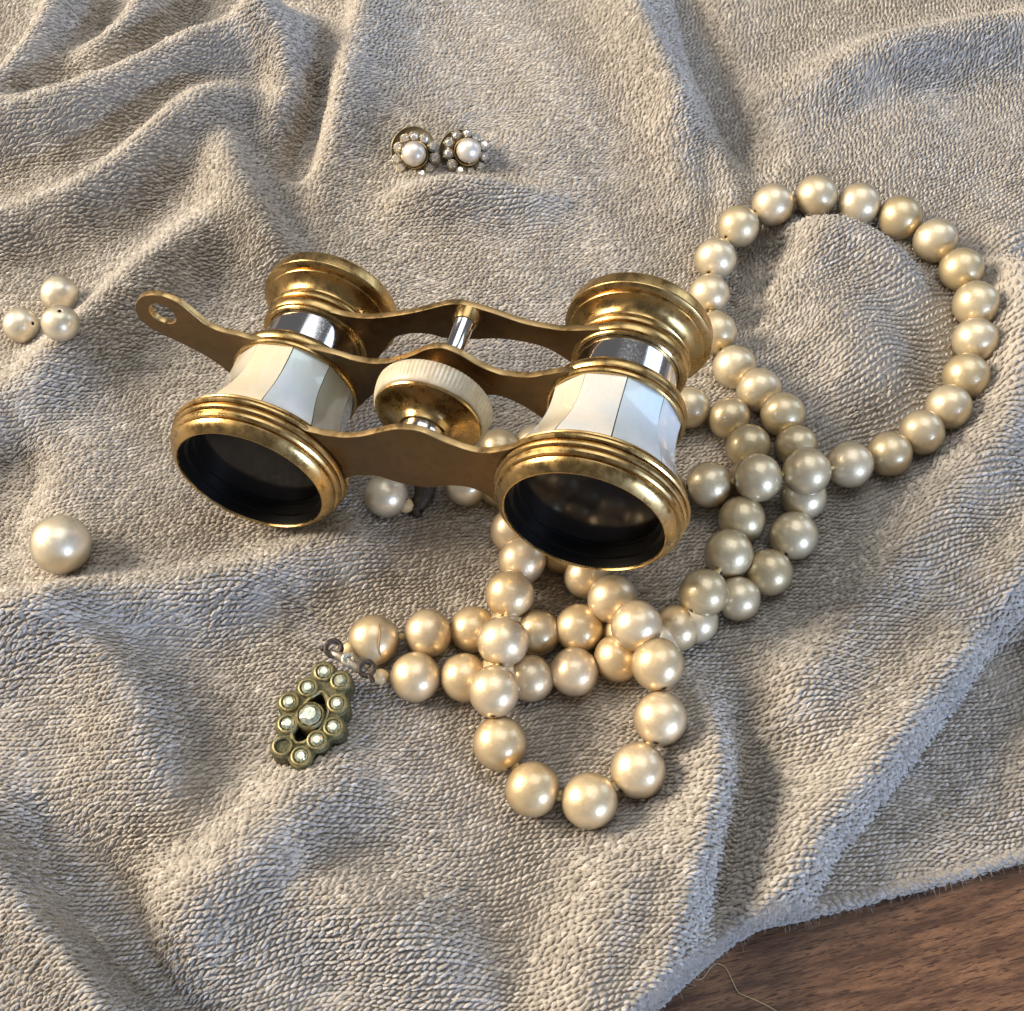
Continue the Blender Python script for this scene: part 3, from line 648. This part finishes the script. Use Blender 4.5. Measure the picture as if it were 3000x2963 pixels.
# strands: (px, py, apparent diameter, lift)
SA = [(705,1208,96,0),(808,1195,93,0),(893,1188,90,0),(957,1190,88,0),(1015,1193,88,0),(1093,1186,93,0),(1180,1195,90,0),(1277,1186,90,0.05),(1328,1119,94,.42),(1375,1045,94,.30),(1400,980,90,.10),(1416,905,84,0),(1412,843,86,0),(1376,790,82,0),(1301,770,80,0),(1228,780,80,0),(1155,800,80,0),(1080,822,80,0),(1010,842,82,0),(941,850,84,0)]
SB = [(784,1278,96,0),(876,1279,93,0),(940,1280,90,0),(1001,1280,90,0),(1083,1268,94,0),(1165,1242,92,0),(1238,1212,88,0),(1313,1172,86,0),(1392,1130,84,0),(1450,1080,91,0),(1497,1011,92,0),(1516,938,88,0),(1502,842,82,0),(1477,783,86,0),(1432,737,86,0),(1386,693,84,0),(1350,628,82,0),(1338,556,78,0),(1350,489,80,0),(1393,428,80,0),(1458,387,80,0),(1540,371,81,0),(1620,386,81,0),(1698,411,84,0),(1765,455,84,0),(1814,510,85,0),(1841,574,88,0),(1840,642,87,0),(1823,710,89,0),(1790,768,87,0),(1739,816,87,0),(1678,857,87,.02),(1603,877,89,.16),(1522,890,93,.50),(1430,902,92,.50),(1338,915,88,.22),(1250,925,88,0),(1165,925,88,0),(1080,925,88,0),(1005,918,86,0),(942,916,84,0),(880,914,86,0)]
SC = [(968,1002,88,0.05),(985,1058,92,.10),(962,1122,95,.30),(949,1211,98,.62),(932,1305,98,.50),(943,1403,103,.05),(1005,1489,105,0),(1112,1511,107,0),(1204,1454,107,0),(1246,1356,103,.05),(1241,1254,101,.38),(1201,1181,98,.60),(1155,1130,95,.42),(1107,1088,88,.05),(1062,1040,88,0),(1010,1000,88,0)]
def strand(S, kinds):
    pts = []; n = len(S)
    for i, (px, py, d, lf) in enumerate(S):
        a = S[max(i-1, 0)]; b = S[min(i+1, n-1)]; A, B = onz(a[0], a[1]), onz(b[0], b[1])
        k = kinds(px, py)
        o, p, r = pearl(px, py, d, lf, k, nk, axis=(B[0]-A[0], B[1]-A[1], random.uniform(-.1, .1)))
        pts.append(p)
    return pts
kd = lambda px, py: 'gold' if (py > 960 and px < 1290) else 'beige'
PA = strand(SA, kd); PB = strand(SB, kd); PC = strand(SC, kd)
bl = np.array(nk.location)
def thread(pts):
    q_ = catmull([p-bl for p in pts], 3); return tube_mesh('thread', q_, .035, 6)
for P_ in (PA, PB, PC): link('thread', thread(P_), M['thread'], nk)
# knots between the pearls of the visible loops
kn_ = []
for P_ in (PA, PB, PC):
    for a, b in zip(P_[:-1], P_[1:]):
        c = (a+b)/2-bl; d = (b-a)/np.linalg.norm(b-a)
        kn_.append(tube_mesh('k', [c-d*.05, c-d*.03, c, c+d*.03, c+d*.05], [.02, .055, .062, .052, .02], 8))
tag(link('knots', join_mesh('knots', kn_), M['thread'], nk), kind='stuff')
# spacer beads by the clasp
bead_me = pearl_mesh('spacer_bead', 24, .02, 5, True, .16, [M['bead'], M['hole']])
def bead(px, py, r, lift, axis, parent=nk):
    p, s = hit(px, py, lift); o = link('spacer_bead', bead_me, None, parent, smooth=False); o.location = Vector(p)-nk.location; o.scale = (r, r, r*1.1); orient(o, axis); return p
b1 = bead(718, 1277, .135, .30, (1, 0, 0)); b2 = bead(659, 1225, .12, .34, (1, .2, 0))
pc = PA[0]; vdir = np.array([0, 0, CAMH])-pc; vdir /= np.linalg.norm(vdir); rt_ = np.array([1., 0, 0]); up_ = np.cross(vdir, rt_); up_ = -up_ if up_[2] < 0 else up_
cr = []
for t_ in np.linspace(-.62, .66, 12):
    a_, b_ = .22-.10*t_+.05*math.sin(5*t_), t_; n_ = rt_*a_+up_*b_+vdir*math.sqrt(max(0, 1-a_*a_-b_*b_)); cr.append(pc+n_*.452-bl)
link('cracked_skin', tube_mesh('cracked_skin', cr, [.006]+[.019]*10+[.006], 6), M['crack'], nk)
tag(bpy.data.objects['cracked_skin'], 'brown split in the coating of the pearl nearest the clasp')
# the clasp: plate outline and stones laid out on the cloth, in px of the close-up
def cz(u, v): return (750+u/3.22)/K, (1750+v/3.22)/K
ZC = .50
c0, _ = hit(*cz(510, 1130), ZC)
cl = c0
def cpt(u, v, dz=0.):     # local clasp coordinates on a level plane through its centre
    d = ray(*cz(u, v)); s = (c0[2]+dz-CAMH)/d[2]; p = np.array([0, 0, CAMH])+d*s; return p-c0
STN = [(640,705,1),(795,790,1),(490,855,1),(315,990,1),(765,1005,1),(300,1195,1),(730,1225,1),(250,1405,0),(575,1350,1),(425,1500,1)]
stones = [(*cpt(u, v), g) for u, v, g in STN]
RST = .165; HT = .17
clasp = link('clasp', mesh('clasp', [(0, 0, 0)], []), M['verdigris'], nk, smooth=False); clasp.location = Vector(c0)-nk.location
tag(clasp, 'tarnished greenish clasp set with small rhinestones')
bm = bmesh.new()
def bm_add(me_, off=(0, 0, 0), mi=0):
    n0 = len(bm.verts); f0 = len(bm.faces); bm.from_mesh(me_); bm.verts.ensure_lookup_table(); bm.faces.ensure_lookup_table()
    for vv in bm.verts[n0:]: vv.co += Vector(off)
    for ff in bm.faces[f0:]: ff.material_index = mi
# scalloped outline round the cups, two almond openings
cen = np.mean([st_[:2] for st_ in stones], 0); ro = RST*1.32
ang_ = np.linspace(0, 2*math.pi, 181)[:-1]; out = []
loopo = [0, 2, 3, 5, 7, 9, 8, 6, 4, 1]; lp = np.array([stones[i][:2] for i in loopo])
for t_ in ang_:
    d_ = np.array([math.cos(t_), math.sin(t_)]); best = .05
    for r_ in np.arange(.1, 1.6, .01):
        q_ = cen+d_*r_
        if min(np.hypot(*(q_-p_)) for p_ in lp) < ro: best = r_
    out.append(cen+d_*best)
out = np.array(out); out = (np.roll(out, 1, 0)+2*out+np.roll(out, -1, 0))/4
h1 = catmull([cpt(u, v)[:2] for u, v in ((470,1005),(530,950),(580,915),(630,925),(655,1000),(655,1090),(610,1190),(598,1120),(600,1060),(560,1020))], 3, True)
h2 = catmull([cpt(u, v)[:2] for u, v in ((365,1170),(410,1180),(440,1215),(520,1225),(590,1215),(530,1290),(450,1345),(395,1355),(360,1300))], 3, True)
bm_add(extrude_poly('c', [tuple(p) for p in out], -.42, -.02, .03, None, ([tuple(p) for p in h1], [tuple(p) for p in h2])))
rimc = lathe('c', [(RST*.70, -.05), (RST*.74, .02), (RST*.84, .045), (RST*.98, .035), (RST*1.08, -.01), (RST*1.12, -.06)], 32)
sock = lathe('c', [(.001, -.012), (RST*.72, -.010)], 24)
for x_, y_, z_, g in stones: bm_add(rimc, (x_, y_, 0), 1); bm_add(sock, (x_, y_, -.02 if not g else 0), 2)
cc = cpt(515, 1125)
bm_add(lathe('c', [(RST*1.15, -.03), (RST*1.2, .07), (RST*1.3, .09), (RST*1.42, .06), (RST*1.5, -.05), (RST*1.45, -.35)], 32), cc, 1)
bm_add(lathe('c', [(.001, -.40), (.36, -.40)], 24), (0, 0, 0), 2)
bw = catmull([(*cpt(u, v)[:2], -.012) for u, v in ((460,1000),(540,930),(625,890),(680,960),(680,1080),(640,1190),(560,1290),(440,1370),(370,1365),(335,1290),(350,1170),(400,1090))], 4, True)
bm_add(tube_mesh('w', [np.array(p_) for p_ in list(bw)+[bw[0]]], .028, 6), (0, 0, 0), 1)
for f_ in bm.faces: f_.smooth = True
bm.to_mesh(clasp.data); bm.free(); sharpen(clasp.data, 45); clasp.data.materials.append(M['gilt']); clasp.data.materials.append(M['socket'])
def gem(name, r, h):
    bm = bmesh.new(); n = 8
    tiers = [(r*.55, h), (r*.92, h*.45), (r, .0), (r*.9, -.03)]
    rings = [[bm.verts.new((rr*math.cos(2*math.pi*(k+.5*(i % 2))/n), rr*math.sin(2*math.pi*(k+.5*(i % 2))/n), z)) for k in range(n)] for i, (rr, z) in enumerate(tiers)]
    bm.faces.new(rings[0])
    for i in range(3):
        for k in range(n):
            a, b = rings[i], rings[i+1]; s_ = 1 if i % 2 else 0
            bm.faces.new((a[k], b[(k-1+s_) % n], b[(k+s_) % n])); bm.faces.new((a[k], b[(k+s_) % n], a[(k+1) % n]))
    bmesh.ops.recalc_face_normals(bm, faces=bm.faces); me_ = bpy.data.meshes.new(name); bm.to_mesh(me_); bm.free(); return me_
gm = gem('rhinestone', RST*.70, .055); gm.materials.append(M['oldstone'])
for x_, y_, z_, g in stones:
    if g:
        o = link('rhinestone', gm, None, clasp, smooth=False); o.location = (x_, y_, .0); o.rotation_euler = (random.uniform(-.12, .12), random.uniform(-.12, .12), random.uniform(0, 3))
    else:
        o = link('empty_socket', lathe('s', [(.001, -.06), (RST*.6, -.06), (RST*.68, .0)], 20), M['socket'], clasp); o.location = (x_, y_, 0)
gb = gem('rhinestone', RST*1.18, .10); gb.materials.append(M['oldstone']); o = link('rhinestone', gb, None, clasp, smooth=False); o.location = cpt(515, 1125)+np.array([0, 0, .05])
# sliding bar with loops at the top of the clasp
br = [cpt(690, 520), cpt(780, 560), cpt(880, 610), cpt(960, 680), cpt(1035, 700)]
link('clasp_bar', tube_mesh('clasp_bar', [(p[0], p[1], .02) for p in br], [.06, .085, .085, .085, .06], 10), M['bar_metal'], clasp)
def ringm(name, c, R_, r_, n=28, tilt=(0, 0, 1)):
    a = np.linspace(0, 2*math.pi, n+1); q_ = Vector(tilt).normalized().to_track_quat('Z', 'Y')
    pts_ = [np.array(q_@Vector((R_*math.cos(t_), R_*math.sin(t_), 0)))+c for t_ in a]; return tube_mesh(name, pts_, r_, 8)
for (u, v), R_ in (((735, 500), .13), ((875, 605), .085), ((1045, 690), .12)):
    p = cpt(u, v); p[2] = .07
    link('clasp_loop', ringm('clasp_loop', p, R_, .048, 24, (.2, -.3, 1)), M['dark_metal'] if R_ > .1 else M['silver'], clasp)
p = cpt(640, 495); link('clasp_loop', tube_mesh('clasp_loop', [p+np.array([-.04, -.02, .04]), p+np.array([.0, .0, .07]), p+np.array([.06, 0, .05])], [.04, .05, .03], 8), M['dark_metal'], clasp)
p = cpt(1085, 760); link('clasp_loop', ringm('clasp_loop', p+np.array([0, 0, .0]), .07, .03, 20, (.8, .4, .3)), M['dark_metal'], clasp)
# the other end of the necklace, seen under the front bridge
o, pe, re = pearl(729, 935, 86, 0, 'cream', nk, axis=(1, -.35, .1)); 
bead(764, 953, .15, .25, (1, -.5, .1))
e0, _ = hit(785, 962, .12); e1, _ = hit(800, 935, .22); e2, _ = hit(802, 905, .3); e3, _ = hit(792, 975, .06)
link('hook', tube_mesh('hook', catmull([np.array(e) - bl for e in (e3, e0, e1, e2)], 5), list(np.concatenate([np.linspace(.05, .17, 8), np.linspace(.17, .22, 8)])), 8), M['dark_metal'], nk)
link('hook', ringm('hook', np.array(e0)-bl+np.array([-.07, .02, .02]), .10, .035, 20, (.6, -.6, .5)), M['dark_metal'], nk)

# ---------------------------------------------------------------- loose pearls
def loose(px, py, d, kind, label, hole_dir, dl=(.5, 1.2), lift=0):
    o, p, r = pearl(px, py, d, lift, kind, None, axis=hole_dir, name='loose_pearl', dlim=dl); tag(o, label, 'pearl', 'loose pearls on the cloth')
    return o
loose(115, 1028, 113, 'cream', 'large round cream pearl lying alone on the cloth', (-.93, -.1, .35))
loose(112, 556, 70, 'cream', 'small cream pearl, farthest of the three touching pearls', (.3, .9, .1))
loose(40, 614, 68, 'cream', 'small cream pearl with a drill hole facing its neighbour, leftmost of the three', (.86, -.25, .45))
loose(114, 610, 70, 'cream', 'small cream pearl with its dark drill hole on top, nearest right of the three', (.25, .05, .97))

# ---------------------------------------------------------------- earrings
pm_e = pearl_mesh('centre_pearl', 40, .006, 9, False, .1, [M['pearl_white']])
def earring(px, py, label, tilt, seed, disc):
    p, s = hit(px, py, .42)
    base_, _ = hit(px, py+20, .0)
    q_ = Vector(tilt).normalized().to_track_quat('Z', 'Y'); root = empty('earring', Vector(p)-q_@Vector((0, 0, .38)), q_.to_matrix())
    tag(root, label, 'earring', 'pair of pearl and rhinestone clip earrings')
    r_ = random.Random(seed)
    link('backing_plate', lathe('backing_plate', [(.001, .0), (.40, .0), (.44, .03), (.44, .06), (.40, .08), (.001, .08)], 48), M['dark_metal'], root)
    link('pearl_cup', lathe('pearl_cup', [(.12, .08), (.27, .14), (.295, .22), (.305, .27), (.285, .28), (.25, .2)], 40), M['brass'], root)
    o_ = link('centre_pearl', pm_e, None, root, smooth=False); o_.location = (0, 0, .40); o_.scale = (.275,)*3
    g_ = gem('rhinestone', .100, .085); g_.materials.append(M['stone'])
    cu = lathe('setting', [(.03, -.08), (.085, -.05), (.115, .0), (.122, .03), (.11, .035), (.085, .0)], 12)
    for k in range(11):
        a = 2*math.pi*k/11+r_.uniform(-.05, .05); R_ = .425+r_.uniform(-.015, .015); z_ = .17+r_.uniform(-.02, .02)
        st_ = link('setting', cu, M['silver'], root); st_.location = (R_*math.cos(a), R_*math.sin(a), z_); st_.rotation_euler = (r_.uniform(-.15, .15)-.25*math.sin(a)*-1, r_.uniform(-.15, .15)+.25*math.cos(a), 0)
        s_ = link('rhinestone', g_, None, st_, smooth=False); s_.location = (0, 0, .025); s_.rotation_euler = (0, 0, r_.uniform(0, 3))
        for j in range(3):
            b = a+2*math.pi*j/3+.5; pr_ = link('prong', tube_mesh('prong', [(.122*math.cos(b), .122*math.sin(b), -.03), (.12*math.cos(b), .12*math.sin(b), .04), (.09*math.cos(b), .09*math.sin(b), .075)], [.018, .017, .01], 5), M['silver'], st_)
    # clip paddle behind
    dx, dy = disc
    cp_ = link('ear_clip', lathe('ear_clip', [(.001, -.05), (.40, -.05), (.46, -.03), (.50, .02), (.515, .04), (.50, .05), (.46, .01), (.38, -.01), (.001, -.01)], 48), M['clip'], root); cp_.location = (dx, dy, -.04)
earring(781, 291, 'pearl earring ringed with rhinestones, the one whose round brass clip shows at its upper left', (-.10, -.62, .78), 1, (-.10, .15))
earring(884, 285, 'pearl earring ringed with rhinestones, tilted right and leaning close beside its twin', (.30, -.55, .78), 2, (-.05, .06))
print('objects', len(bpy.data.objects))
